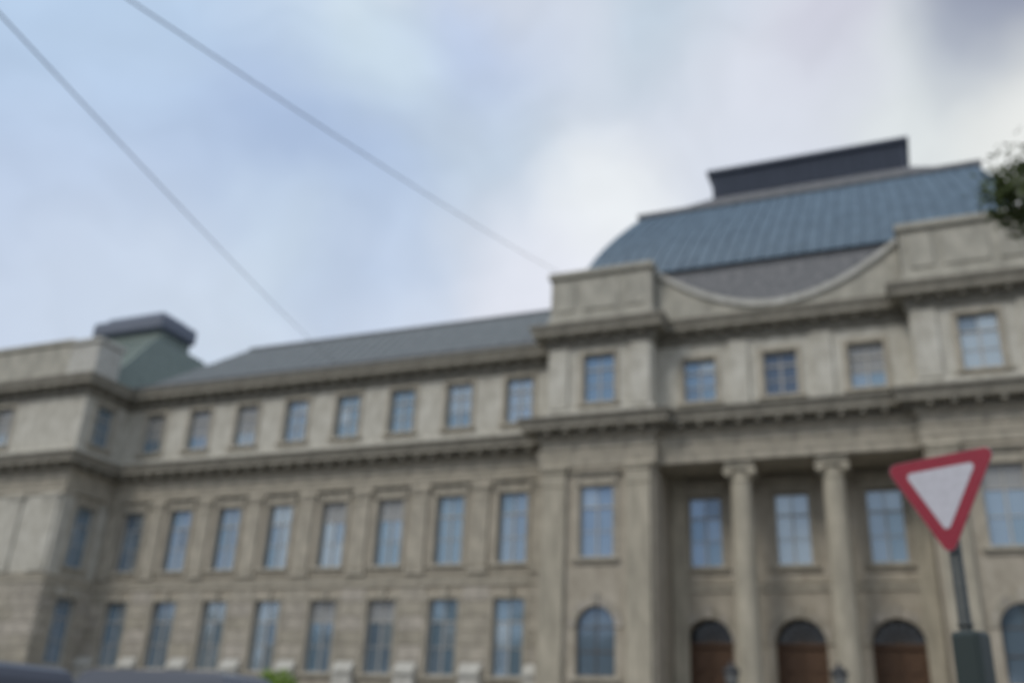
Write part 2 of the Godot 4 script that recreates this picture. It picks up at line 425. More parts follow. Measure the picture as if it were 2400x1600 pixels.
func make_door(cx: float, sy: float, rad: float, y0: float, zw: float, label: String):
	var o := Node3D.new(); o.name = "door"; B.add_child(o, true); o.global_position = Vector3(cx, y0, zw)
	if label != "": o.set_meta("label", label)
	var z := -0.75; var h := sy - y0
	var s := surf()
	for g in [-1.0, 1.0]:
		box(s, Vector3(g * rad - 0.09, 0, z), Vector3(g * rad + 0.09, h, z + 0.16), 0.02)
	box(s, Vector3(-rad, h - 0.14, z), Vector3(rad, h + 0.10, z + 0.22), 0.03)
	part("frame", s, M.wood, o)
	for g in [-1.0, 1.0]:
		s = surf()
		var xa: float = minf(g * 0.012, g * (rad - 0.09)); var xb: float = maxf(g * 0.012, g * (rad - 0.09))
		box(s, Vector3(xa, 0.02, z + 0.02), Vector3(xb, h - 0.15, z + 0.09), 0.01)
		var leaf := part("leaf", s, M.wood, o)
		for pr in [[0.25, 1.15], [1.35, 2.75], [2.95, h - 0.4]]:
			s = surf()
			box(s, Vector3(xa + 0.16, pr[0], z + 0.085), Vector3(xb - 0.16, pr[1], z + 0.135), 0.04)
			part("panel", s, M.wood, leaf)
		s = surf()
		box(s, Vector3(g * 0.09 - 0.02, 1.1, z + 0.09), Vector3(g * 0.09 + 0.02, 1.5, z + 0.15), 0.015)
		part("handle", s, M.brass, leaf)
	s = surf(); box(s, Vector3(-rad, 0, z - 0.1), Vector3(rad, h, z - 0.04)); part("lining", s, M.frame_dark, o)
	# fanlight
	s = surf()
	var N := 20
	for k in N:
		var a0 := PI * k / N; var a1 := PI * (k + 1) / N
		tri(s, Vector3(0, h + 0.1, z + 0.05), Vector3(cos(a0) * rad, h + 0.1 + sin(a0) * (rad - 0.1), z + 0.05), Vector3(cos(a1) * rad, h + 0.1 + sin(a1) * (rad - 0.1), z + 0.05))
	var fan := part("fanlight", s, M.glass_dark, o)
	s = surf()
	for k in range(1, 6):
		var a := PI * k / 6
		tube(s, [Vector3(0, h + 0.1, z + 0.07), Vector3(cos(a) * rad, h + 0.1 + sin(a) * (rad - 0.1), z + 0.07)], 0.028, 6)
	var arc := []
	for k in 13: arc.append(Vector3(cos(PI * k / 12) * rad * 0.45, h + 0.1 + sin(PI * k / 12) * (rad - 0.1) * 0.45, z + 0.07))
	tube(s, arc, 0.028, 6)
	part("glazing_bar", s, M.frame_dark, fan)

# ------------------------------------------------------------------ the building
const WX := [-47.5, -43.6, -39.7, -35.8, -31.9, -28.0, -24.1, -20.2]   # wing bays
const XL := -17.6
const XA := -11.5
const XB := 1.1
const XR := 7.2
const ZP := 2.5     # pavilion fronts
const ZE := 2.0     # entablature over the columns
const ZR := -0.9     # wall behind the columns
const XW := -49.85  # corner of the end pavilion
const ZW := 4.0     # its front

func rect(cx: float, w: float, y0: float, y1: float) -> Array: return [cx - w / 2, cx + w / 2, y0, y1]

func make_building():
	B = thing("civic_building", "long stone civic building with columned entrance, attic storey and blue-grey mansard roof", "building", Vector3(-22, 0, 0))
	var X := Vector3.RIGHT
	var s
	# --- walls
	var hw := []
	for x in WX:
		hw.append(rect(x, 1.8, 4.75, 8.75)); hw.append(rect(x, 1.75, 10.65, 14.55))
	var ha := []
	for x in WX: ha.append(rect(x, 1.7, 18.7, 21.5))
	s = surf(); wall(s, Vector3(0, 0, 0), X, XW, XL, 0, 16.3, hw); obj("wing_wall", s, M.wall, B)
	s = surf(); wall(s, Vector3(0, 0, -0.15), X, XW - 0.15, XL + 0.1, 16.3, 23, ha); obj("wing_attic_wall", s, M.attic, B)
	s = surf(); box(s, Vector3(-70, 0, -20.3), Vector3(XR, 23, -20.0)); box(s, Vector3(-70.3, 0, -20.0), Vector3(-70, 23, ZW - 0.2)); obj("rear_wall", s, M.wall, B)
	s = surf(); box(s, Vector3(-69.9, 22.88, -19.9), Vector3(XR - 0.3, 23.08, -0.2)); box(s, Vector3(XA + 0.1, 22.88, -0.19), Vector3(XB - 0.1, 23.08, 0.9)); box(s, Vector3(-69.9, 22.88, -0.19), Vector3(XW - 0.3, 23.08, 3.7)); obj("roof_slab", s, M.lead, B)
	# pavilions of the entrance front
	var pcx := [(XL + XA) / 2, (XB + XR) / 2]
	for k in 2:
		var a: float = [XL, XB][k]; var b: float = [XA, XR][k]; var cx: float = pcx[k]
		s = surf(); wall(s, Vector3(0, 0, ZP), X, a, b, 0, 16.3, [rect(cx, 2.0, 4.7, 8.0), rect(cx, 1.8, 10.35, 14.0)])
		arch_fill(s, cx, 7.0, 1.0, ZP, 0.4)
		# sides
		var zb := -20.0
		if k == 0:
			quad(s, Vector3(a, 0, zb), Vector3(a, 0, ZP), Vector3(a, 16.3, ZP), Vector3(a, 16.3, zb))
			quad(s, Vector3(b, 0, ZP), Vector3(b, 0, ZR), Vector3(b, 16.3, ZR), Vector3(b, 16.3, ZP))
		else:
			quad(s, Vector3(a, 0, ZR), Vector3(a, 0, ZP), Vector3(a, 16.3, ZP), Vector3(a, 16.3, ZR))
			quad(s, Vector3(b, 0, ZP), Vector3(b, 0, zb), Vector3(b, 16.3, zb), Vector3(b, 16.3, ZP))
		obj("pavilion_wall", s, M.wall, B)
		s = surf(); wall(s, Vector3(0, 0, ZP - 0.2), X, a + 0.1, b - 0.1, 16.3, 23, [rect(cx, 1.75, 18.6, 21.4)])
		quad(s, Vector3(a + 0.1, 16.3, zb), Vector3(a + 0.1, 16.3, ZP - 0.2), Vector3(a + 0.1, 23, ZP - 0.2), Vector3(a + 0.1, 23, zb))
		quad(s, Vector3(b - 0.1, 16.3, ZP - 0.2), Vector3(b - 0.1, 16.3, zb), Vector3(b - 0.1, 23, zb), Vector3(b - 0.1, 23, ZP - 0.2))
		obj("pavilion_attic_wall", s, M.attic, B)
		add_window("pavmain", 1.8, 3.65, "hood", Vector3(cx, 10.35, ZP))
		add_window("pavattic", 1.75, 2.8, "plain", Vector3(cx, 18.6, ZP - 0.2))
		arched_window(cx, 4.7, 7.0, 1.0, ZP)
	# recess with three doors
	var dx := [-9.7, -5.3, -0.9]
	var hr := []
	for x in dx: hr.append(rect(x, 2.4, 2.4, 7.8)); hr.append(rect(x, 1.7, 10.35, 13.95))
	s = surf(); wall(s, Vector3(0, 0, ZR), X, XA, XB, 0, 15.0, hr, 0.9)
	for x in dx: arch_fill(s, x, 6.6, 1.2, ZR, 0.9)
	obj("recess_wall", s, M.wall, B)
	for i in 3:
		make_door(dx[i], 6.6, 1.2, 2.4, ZR, "")
		add_window("recess", 1.7, 3.6, "hood", Vector3(dx[i], 10.35, ZR))
	# arch stones
	for x in dx: voussoirs(x, 6.6, 1.2, ZR)
	for cx in pcx: voussoirs(cx, 7.0, 1.0, ZP)
	s = surf()
	box(s, Vector3(XA, 15.0, ZR - 0.3), Vector3(XB, 16.3, ZE), 0.0); obj("entablature", s, M.trim, B)
	# attic over the columns
	var hm := []
	var mx := [-9.35, -5.15, -0.95]
	for x in mx: hm.append(rect(x, 1.7, 18.6, 21.0))
	s = surf(); wall(s, Vector3(0, 0, 1.0), X, XA - 0.1, XB + 0.1, 16.3, 23, hm); obj("entrance_attic_wall", s, M.attic, B)
	for i in 3:
		var o = add_window("midattic", 1.7, 2.4, "plain", Vector3(mx[i], 18.6, 1.0), 0.0, "dark unlit attic window between two sky-blue ones" if i == 1 else "", i == 1)
	# wing windows
	for x in WX:
		add_window("ground", 1.8, 4.0, "keystone", Vector3(x, 4.75, 0))
		add_window("main", 1.75, 3.9, "hood", Vector3(x, 10.65, 0))
		add_window("attic", 1.7, 2.8, "plain", Vector3(x, 18.7, -0.15))
	# end pavilion: front and return wall
	var ex := [-57.4, -63.2]
	var he := []; var hea := []
	for x in ex: he.append(rect(x, 1.9, 4.75, 8.75)); he.append(rect(x, 1.9, 10.4, 14.4)); hea.append(rect(x, 1.8, 18.7, 21.5))
	s = surf(); wall(s, Vector3(0, 0, ZW), X, -70, XW, 0, 16.3, he)
	wall(s, Vector3(XW, 0, 0), Vector3(0, 0, -1), -ZW, 0.0, 0, 16.3, [[-2.75, -1.25, 4.75, 8.75], [-2.75, -1.25, 10.65, 14.55]])
	obj("end_pavilion_wall", s, M.attic, B)
	s = surf(); wall(s, Vector3(0, 0, ZW - 0.15), X, -70, XW - 0.15, 16.3, 23, hea)
	wall(s, Vector3(XW - 0.15, 0, 0), Vector3(0, 0, -1), -ZW + 0.15, 0.2, 16.3, 23, [[-2.75, -1.25, 18.7, 21.5]])
	obj("end_pavilion_attic_wall", s, M.attic, B)
	for x in ex:
		add_window("endground", 1.9, 4.0, "keystone", Vector3(x, 4.75, ZW))
		add_window("endmain", 1.9, 4.0, "hood", Vector3(x, 10.4, ZW))
		add_window("endattic", 1.8, 2.8, "plain", Vector3(x, 18.7, ZW - 0.15))
	add_window("retground", 1.5, 4.0, "keystone", Vector3(XW, 4.75, 2.0), PI / 2)
	add_window("retmain", 1.5, 3.9, "hood", Vector3(XW, 10.65, 2.0), PI / 2)
	add_window("retattic", 1.5, 2.8, "plain", Vector3(XW - 0.15, 18.7, 2.0), PI / 2)
	# --- mouldings all along the front
	var path := [Vector2(-70, ZW), Vector2(XW, ZW), Vector2(XW, 0), Vector2(XL, 0), Vector2(XL, ZP), Vector2(XA, ZP), Vector2(XA, ZE), Vector2(XB, ZE), Vector2(XB, ZP), Vector2(XR, ZP), Vector2(XR, -20)]
	s = surf(); sweep(s, path, [Vector2(0, 15.05), Vector2(0.10, 15.05), Vector2(0.10, 15.42), Vector2(0.16, 15.46), Vector2(0.16, 15.78), Vector2(0.24, 15.86), Vector2(0.24, 15.93), Vector2(0.06, 15.96), Vector2(0.06, 16.42), Vector2(0.16, 16.48), Vector2(0.22, 16.62), Vector2(0.30, 16.66)])
	obj("frieze", s, M.trim, B)
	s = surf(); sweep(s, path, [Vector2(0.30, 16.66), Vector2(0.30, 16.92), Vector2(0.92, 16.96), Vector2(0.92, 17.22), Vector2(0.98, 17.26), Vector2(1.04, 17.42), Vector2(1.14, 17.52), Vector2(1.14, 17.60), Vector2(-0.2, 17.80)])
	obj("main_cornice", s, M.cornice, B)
	modillions(path, 16.70, 0.31, 0.54, 0.24, 1.0)
	# blocking course under the attic
	var path2 := [Vector2(-70, ZW - 0.15), Vector2(XW - 0.15, ZW - 0.15), Vector2(XW - 0.15, -0.15), Vector2(XL + 0.1, -0.15), Vector2(XL + 0.1, ZP - 0.2), Vector2(XA - 0.1, ZP - 0.2), Vector2(XA - 0.1, 1.0), Vector2(XB + 0.1, 1.0), Vector2(XB + 0.1, ZP - 0.2), Vector2(XR - 0.1, ZP - 0.2), Vector2(XR - 0.1, -20)]
	s = surf(); sweep(s, path2, [Vector2(0, 17.6), Vector2(0.12, 17.6), Vector2(0.12, 18.2), Vector2(0.06, 18.28), Vector2(0, 18.28)])
	obj("attic_base_course", s, M.attic, B)
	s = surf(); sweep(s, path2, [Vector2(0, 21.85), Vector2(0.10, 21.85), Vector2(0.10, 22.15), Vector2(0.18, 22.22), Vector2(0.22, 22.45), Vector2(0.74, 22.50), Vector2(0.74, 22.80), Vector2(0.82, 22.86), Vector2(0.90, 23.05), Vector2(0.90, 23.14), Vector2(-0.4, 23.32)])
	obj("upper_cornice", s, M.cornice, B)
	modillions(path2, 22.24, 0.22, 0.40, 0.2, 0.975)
	# storey band of wing and end pavilion
	var path3 := [Vector2(-70, ZW), Vector2(XW, ZW), Vector2(XW, 0), Vector2(XL, 0)]
	s = surf(); sweep(s, path3, [Vector2(0, 9.45), Vector2(0.12, 9.5), Vector2(0.12, 9.85), Vector2(0.20, 9.92), Vector2(0.20, 10.0), Vector2(0, 10.08)])
	obj("storey_band", s, M.trim, B)
	s = surf(); sweep(s, [Vector2(XA, ZR), Vector2(XB, ZR)], [Vector2(0, 9.05), Vector2(0.10, 9.1), Vector2(0.10, 9.4), Vector2(0.18, 9.46), Vector2(0, 9.56)])
	obj("storey_band", s, M.trim, B)
	# plinth
	s = surf(); sweep(s, [Vector2(-70, ZW), Vector2(XW, ZW), Vector2(XW, 0), Vector2(XL, 0), Vector2(XL, ZP), Vector2(XA, ZP), Vector2(XA, ZR)], [Vector2(0.3, 0), Vector2(0.3, 2.1), Vector2(0.12, 2.35), Vector2(0, 2.35)])
	sweep(s, [Vector2(XB, ZR), Vector2(XB, ZP), Vector2(XR, ZP), Vector2(XR, -20)], [Vector2(0.3, 0), Vector2(0.3, 2.1), Vector2(0.12, 2.35), Vector2(0, 2.35)])
	obj("plinth", s, M.stones[0], B)
	# --- stone courses of the ground storey
	var hs := []
	for x in WX: hs.append([x - 1.14, x + 1.14, 4.35, 9.0])
	stone_courses(Vector3.ZERO, X, XW + 0.02, XL - 0.02, 2.4, 9.4, 0.78, 1.7, hs)
	hs = []
	for x in ex: hs.append([x - 1.2, x + 1.2, 4.35, 9.0])
	stone_courses(Vector3(0, 0, ZW), X, -66, XW, 2.4, 9.4, 0.78, 1.9, hs)
	stone_courses(Vector3(XW, 0, 0), Vector3(0, 0, -1), -ZW, 0, 2.4, 9.4, 0.78, 1.6, [[-3.0, -1.0, 4.35, 9.0]])
	# pier pedestals with a weathered top, between the ground-floor windows
	for i in WX.size() + 1:
		var px: float = WX[0] - 1.95 + 3.9 * i
		if i == 0: px += 0.35
		if i == WX.size(): px -= 0.25
		s = surf()
		var pw := 0.62
		for yy in [[2.36, 2.9, 0.46], [2.9, 4.75, 0.40]]:
			box(s, Vector3(px - pw, yy[0], 0.02), Vector3(px + pw, yy[1], yy[2]), 0.03)
		var a := [Vector3(px - pw, 4.76, 0.02), Vector3(px - pw, 4.76, 0.50), Vector3(px - pw, 4.90, 0.50), Vector3(px - pw, 5.40, 0.09)]
		prism(s, a, Vector3(pw * 2, 0, 0))
		obj("pier_pedestal", s, M.pale, B)
	# --- pilasters
	for i in WX.size() + 1:
		var px: float = WX[0] - 1.95 + 3.9 * i
		if i == 0: px += 0.2
		if i == WX.size(): px -= 0.15
		pilaster(px, 0.0, 10.1, 15.05, 1.05, 0.16, M.trim)
	for k in 2:
		var a: float = [XL, XB][k]; var b: float = [XA, XR][k]
		pilaster(a + 0.80, ZP, 2.4, 15.05, 1.25, 0.26, M.column)
		pilaster(b - 0.80, ZP, 2.4, 15.05, 1.25, 0.26, M.column)
	for x in [-50.75, -53.9]: pilaster(x, ZW, 10.1, 15.05, 1.25, 0.14, M.attic)
	for x in [-7.4, -3.0]: column(x, 1.25, 2.4, 15.0)
	for x in [XA + 0.45, XB - 0.45]: pilaster(x, ZR, 2.4, 15.0, 0.8, 0.2, M.column)
	# attic pilaster strips
	for k in 2:
		var a: float = [XL, XB][k]; var b: float = [XA, XR][k]
		for x in [a + 0.75, b - 0.75]:
			s = surf(); box(s, Vector3(x - 0.55, 18.3, ZP - 0.25), Vector3(x + 0.55, 21.84, ZP - 0.06), 0.02); obj("attic_strip", s, M.attic, B)
	for x in [-7.25, -3.05]:
		s = surf(); box(s, Vector3(x - 0.5, 18.3, 0.95), Vector3(x + 0.5, 21.84, 1.14), 0.02); obj("attic_strip", s, M.attic, B)
	# --- parapets
	for k in 2:
		var a: float = [XL, XB][k]; var b: float = [XA, XR][k]
		s = surf()
		box(s, Vector3(a + 0.1, 23.2, -4.0), Vector3(b - 0.1, 26.3, ZP - 0.3), 0.03)
		box(s, Vector3(a - 0.05, 26.32, -4.2), Vector3(b + 0.05, 26.72, ZP - 0.1), 0.06)
		box(s, Vector3(a - 0.02, 23.2, -4.1), Vector3(b + 0.02, 23.85, ZP - 0.16), 0.06)
		var pb := obj("parapet_block", s, M.parapet, B)
		s = surf()
		for e in [[a + 0.5, a + 1.6], [a + 2.0, b - 2.0], [b - 1.6, b - 0.5]]:
			box(s, Vector3(e[0], 24.2, ZP - 0.32), Vector3(e[1], 26.0, ZP - 0.22), 0.03)
		obj("panel", s, M.parapet, pb)
	scoop()
	# --- roofs
	entrance_roof()
	wing_roof()
	end_roof()
	# --- broad steps up to the doors
	for k in 14:
		s = surf(); box(s, Vector3(XA + 0.05, -0.02, ZR), Vector3(XB - 0.05, 2.4 - k * 0.17, 2.6 + k * 0.34), 0.015)
		obj("step", s, M.paving, B)

func arched_window(cx: float, y0: float, sy: float, rad: float, z: float):
	var o := Node3D.new(); o.name = "window"; B.add_child(o, true); o.global_position = Vector3(cx, y0, z)
	var h := sy - y0; var zz := -0.3; var N := 18
	var s := surf()
	var pts := [Vector3(-rad, 0, 0)]
	for k in N + 1: pts.append(Vector3(-cos(PI * k / N) * rad, h + sin(PI * k / N) * rad, 0))
	pts.append(Vector3(rad, 0, 0))
	var p2 := []
	for p in pts: p2.append(p * Vector3(0.955, 1, 1) + Vector3(0, 0, zz))
	tube(s, p2, 0.05, 6)
	for a in [[Vector3(0, 0, zz), Vector3(0, h + rad, zz)], [Vector3(-rad, h, zz), Vector3(rad, h, zz)], [Vector3(-rad, h * 0.5, zz), Vector3(rad, h * 0.5, zz)], [Vector3(-rad, 0.04, zz), Vector3(rad, 0.04, zz)]]:
		tube(s, a, 0.042, 6)
	part("frame", s, M.frame_dark, o)
	s = surf()
	for k in N: tri(s, Vector3(0, h, zz), Vector3(cos(PI * k / N) * rad, h + sin(PI * k / N) * rad, zz), Vector3(cos(PI * (k + 1) / N) * rad, h + sin(PI * (k + 1) / N) * rad, zz))
	part("fanlight", s, M.glass[3], o)
	for g in [-1.0, 1.0]:
		for r in [[0.0, h * 0.5], [h * 0.5, h]]:
			s = surf(); box(s, Vector3(minf(0, g * rad), r[0], zz - 0.012), Vector3(maxf(0, g * rad), r[1], zz + 0.004))
			part("pane", s, M.glass[3], o).rotation.x = rng.randf_range(-0.006, 0.006)
	s = surf()
	box(s, Vector3(-rad - 0.3, -0.25, -0.05), Vector3(rad + 0.3, -0.004, 0.2), 0.03)
	part("sill", s, M.trim, o)

func voussoirs(cx: float, sy: float, rad: float, z: float):
	var n := 11
	for k in n:
		var a0 := PI * k / n + 0.012; var a1 := PI * (k + 1) / n - 0.012
		var key := k == n / 2
		var r1: float = rad + (0.62 if key else 0.42); var s := surf()
		var p := []
		for a in [a0, (a0 + a1) / 2, a1]: p.append(Vector3(cx + cos(a) * (rad + 0.003), sy + sin(a) * (rad + 0.003), z - 0.05))
		for a in [a1, (a0 + a1) / 2, a0]: p.append(Vector3(cx + cos(a) * r1, sy + sin(a) * r1, z - 0.05))
		prism(s, p, Vector3(0, 0, 0.19 if key else 0.13))
		obj("arch_stone", s, M.stones[rng.randi() % 5], B)

func modillions(path: Array, y: float, out: float, dep: float, wd: float, pitch: float):
	var key := "mod_%.2f_%.2f" % [dep, wd]
	var s := surf(); box(s, Vector3(-wd / 2, 0, 0), Vector3(wd / 2, dep * 0.42, dep), 0.02); mesh_cache[key] = finish(s)
	for i in path.size() - 1:
		var a: Vector2 = path[i]; var b: Vector2 = path[i + 1]; var d := (b - a).normalized(); var L := a.distance_to(b)
		var nrm := Vector3(-d.y, 0, d.x)
		if L < 1.5 or nrm.x < -0.5 or (a.x > 6 and L > 15): continue
		var n := int(round(L / pitch))
		for k in n:
			var q := a + d * (L * (k + 0.5) / n)
			if q.x < -62: continue
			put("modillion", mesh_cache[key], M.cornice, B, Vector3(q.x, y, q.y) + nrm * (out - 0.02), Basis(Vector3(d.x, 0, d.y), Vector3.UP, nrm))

func pilaster(x: float, z: float, y0: float, y1: float, w: float, pr: float, m):
	var root := Node3D.new(); root.name = "pilaster"; B.add_child(root, true); root.global_position = Vector3(x, y0, z)
	var H := y1 - y0; var cap := minf(1.1, H * 0.16); var bs := minf(0.9, H * 0.12)
	var s := surf(); box(s, Vector3(-w / 2, bs, -0.03), Vector3(w / 2, H - cap, pr), 0.025); part("shaft", s, m, root)
	s = surf()
	box(s, Vector3(-w / 2 - 0.12, 0, -0.03), Vector3(w / 2 + 0.12, bs * 0.55, pr + 0.10), 0.02)
	box(s, Vector3(-w / 2 - 0.08, bs * 0.55, -0.03), Vector3(w / 2 + 0.08, bs * 0.8, pr + 0.07), 0.06)
	box(s, Vector3(-w / 2 - 0.03, bs * 0.8, -0.03), Vector3(w / 2 + 0.03, bs, pr + 0.03), 0.03)
	part("base", s, m, root)
	s = surf()
	box(s, Vector3(-w / 2 - 0.04, H - cap, -0.03), Vector3(w / 2 + 0.04, H - cap + 0.09, pr + 0.04), 0.03)
	box(s, Vector3(-w / 2, H - cap + 0.09, -0.03), Vector3(w / 2, H - 0.36, pr), 0.01)
	box(s, Vector3(-w / 2 - 0.07, H - 0.36, -0.03), Vector3(w / 2 + 0.07, H - 0.17, pr + 0.09), 0.05)
	box(s, Vector3(-w / 2 - 0.14, H - 0.17, -0.03), Vector3(w / 2 + 0.14, H - 0.003, pr + 0.13), 0.02)
	part("capital", s, m, root)

func column(x: float, z: float, y0: float, y1: float):
	var root := Node3D.new(); root.name = "column"; B.add_child(root, true); root.global_position = Vector3(x, y0, z)
	var H := y1 - y0
	var s := surf(); box(s, Vector3(-0.78, 0, -0.78), Vector3(0.78, 1.5, 0.78), 0.03); box(s, Vector3(-0.85, 1.502, -0.85), Vector3(0.85, 1.66, 0.85), 0.04); part("pedestal", s, M.column, root)
	s = surf()
	lathe(s, Vector3.ZERO, [Vector2(0, 1.66), Vector2(0.76, 1.66), Vector2(0.80, 1.74), Vector2(0.76, 1.82), Vector2(0.66, 1.86), Vector2(0.65, 1.94), Vector2(0.70, 2.0), Vector2(0.66, 2.06), Vector2(0.60, 2.08)], 32)
	part("base", s, M.column, root)
	s = surf()
	var pr := []
	for k in 13:
		var t := k / 12.0; pr.append(Vector2(0.585 - 0.085 * t * t, 2.08 + (H - 1.0 - 2.08) * t))
	lathe(s, Vector3.ZERO, pr, 36); part("shaft", s, M.column, root)
	s = surf()
	var y := H - 1.0
	lathe(s, Vector3.ZERO, [Vector2(0.5, y), Vector2(0.55, y + 0.03), Vector2(0.55, y + 0.09), Vector2(0.5, y + 0.12), Vector2(0.5, y + 0.45), Vector2(0.58, y + 0.52), Vector2(0.66, y + 0.64), Vector2(0.66, y + 0.72)], 32)
	for g in [-1.0, 1.0]:   # volutes
		for k in 2:
			var zz: float = [-0.58, 0.30][k]
			var vs := []
			for q in 16: vs.append(Vector3(g * 0.56 + cos(TAU * q / 16) * 0.24, y + 0.56 + sin(TAU * q / 16) * 0.24, zz))
			prism(s, vs, Vector3(0, 0, 0.28))
	box(s, Vector3(-0.74, y + 0.74, -0.66), Vector3(0.74, y + 0.997, 0.66), 0.03)
	part("capital", s, M.column, root)

# concave parapet over the three entrance bays
func scoop():
	var c := (XA + XB) / 2; var hw := (XB - XA) / 2
	var N := 32
	var f := func(x: float) -> float: return 23.45 + 2.65 * pow(absf((x - c) / hw), 1.9)
	var s := surf()
	for k in N:
		var xa := XA - 0.05 + (2 * hw + 0.1) * k / N; var xb := XA - 0.05 + (2 * hw + 0.1) * (k + 1) / N
		var ya: float = f.call(xa); var yb: float = f.call(xb)
		prism(s, [Vector3(xa, 23.1, 0.9), Vector3(xb, 23.1, 0.9), Vector3(xb, yb, 0.9), Vector3(xa, ya, 0.9)], Vector3(0, 0, 0.5))
	var w := obj("curved_parapet", s, M.parapet, B)
	s = surf()
	for k in N:
		var xa := XA - 0.05 + (2 * hw + 0.1) * k / N; var xb := XA - 0.05 + (2 * hw + 0.1) * (k + 1) / N
		var ya: float = f.call(xa); var yb: float = f.call(xb)
		prism(s, [Vector3(xa, ya + 0.004, 0.72), Vector3(xb, yb + 0.004, 0.72), Vector3(xb, yb + 0.34, 0.72), Vector3(xa, ya + 0.34, 0.72)], Vector3(0, 0, 0.86))
	obj("coping", s, M.pale, w)

func seams_on(parent, a: Vector3, b: Vector3, c: Vector3, d: Vector3, pitch: float, m):
	# standing seams up a roof slope a-b (eave) to d-c (top)
	var n := int(a.distance_to(b) / pitch)
	var nrm := (b - a).cross(d - a).normalized()
	for k in range(1, n):
		var t := float(k) / n
		var p := a.lerp(b, t); var q := d.lerp(c, t)
		var s := surf()
		var u := nrm.cross((q - p).normalized()) * 0.025; var w := nrm * 0.06
		var pts := [p - u - nrm * 0.02, p + u - nrm * 0.02, p + u + w, p - u + w]
		prism(s, pts, q - p)
		obj("seam", s, m, parent)

func entrance_roof():
	var y0 := 23.3; var y1 := 27.6; var y2 := 33.5
	var a := [XL + 0.6, XR - 0.2, -1.2, -19.0]; var b := [-13.7, 5.9, -4.2, -15.5]
	var s := surf()
	box(s, Vector3(a[0] + 1.0, y0, a[3]), Vector3(a[1] - 0.8, y1, a[2]), 0.0)
	obj("roof_base", s, M.lead, B)
	s = surf()
	var e := 0.25
	var A := [Vector3(a[0], y1, a[2] + e), Vector3(a[1] + e, y1, a[2] + e), Vector3(a[1] + e, y1, a[3]), Vector3(a[0], y1, a[3])]
	var T := [Vector3(b[0], y2, b[2]), Vector3(b[1], y2, b[2]), Vector3(b[1], y2, b[3]), Vector3(b[0], y2, b[3])]
	# slightly bellied slopes
	var rings := []
	for k in 7:
		var t := k / 6.0; var ring := []
		var bulge := sin(PI * t) * 0.35
		for i in 4:
			var p: Vector3 = A[i].lerp(T[i], t)
			var o := Vector3(-1 if i == 0 or i == 3 else 1, 0, 1 if i < 2 else -1)
			ring.append(p + o * bulge)
		rings.append(ring)
	for k in 6:
		for i in 4:
			var j := (i + 1) % 4
			quad(s, rings[k][i], rings[k][j], rings[k + 1][j], rings[k + 1][i])
	ori(s, T, Vector3(-5, 20, -10))
	var roof := obj("mansard_roof", s, M.roof, B)
	for k in 30:
		var t := (k + 1.0) / 31.0; var pts := []
		for r in rings: pts.append(r[0].lerp(r[1], t) + Vector3(0, 0.02, 0.02))
		s = surf(); tube(s, pts, 0.035, 5); obj("seam", s, M.roof, roof)
	s = surf()
	sweep(s, [Vector2(b[0] - 0.1, b[3]), Vector2(b[0] - 0.1, b[2]), Vector2(b[1] + 0.1, b[2]), Vector2(b[1] + 0.1, b[3])], [Vector2(0, y2 - 0.2), Vector2(0.2, y2 - 0.2), Vector2(0.26, y2 - 0.05), Vector2(0.26, y2 + 0.1), Vector2(0.1, y2 + 0.22), Vector2(-0.4, y2 + 0.24)])
	obj("roof_curb", s, M.lead, roof)
	s = surf()
	var up := [Vector3(b[0] + 0.3, y2 + 0.1, b[2] - 0.3), Vector3(b[1] - 0.3, y2 + 0.1, b[2] - 0.3), Vector3(b[1] - 0.3, y2 + 0.1, b[3] + 0.3), Vector3(b[0] + 0.3, y2 + 0.1, b[3] + 0.3)]
	var ut := [Vector3(-9.6, 35.3, -6.2), Vector3(2.6, 35.3, -6.2), Vector3(2.6, 35.3, -13), Vector3(-9.6, 35.3, -13)]
	for i in 4: quad(s, up[i], up[(i + 1) % 4], ut[(i + 1) % 4], ut[i])
	ori(s, ut, Vector3(-4, 30, -9))
	obj("upper_roof", s, M.lead, roof)
	# dark louvred housing along the ridge
	s = surf(); box(s, Vector3(-9.5, 35.2, -12.5), Vector3(2.4, 37.0, -6.1), 0.05)
	var hs := obj("ridge_housing", s, M.dark_metal, B)
	for k in 7:
		s = surf(); var y := 35.4 + k * 0.22
		prism(s, [Vector3(-9.4, y, -6.12), Vector3(-9.4, y, -5.98), Vector3(-9.4, y + 0.16, -6.10)], Vector3(11.7, 0, 0))
		obj("louvre", s, M.dark_metal, hs)
	s = surf(); box(s, Vector3(-9.8, 37.0, -12.8), Vector3(2.7, 37.3, -5.75), 0.08); obj("housing_cap", s, M.dark_metal, hs)

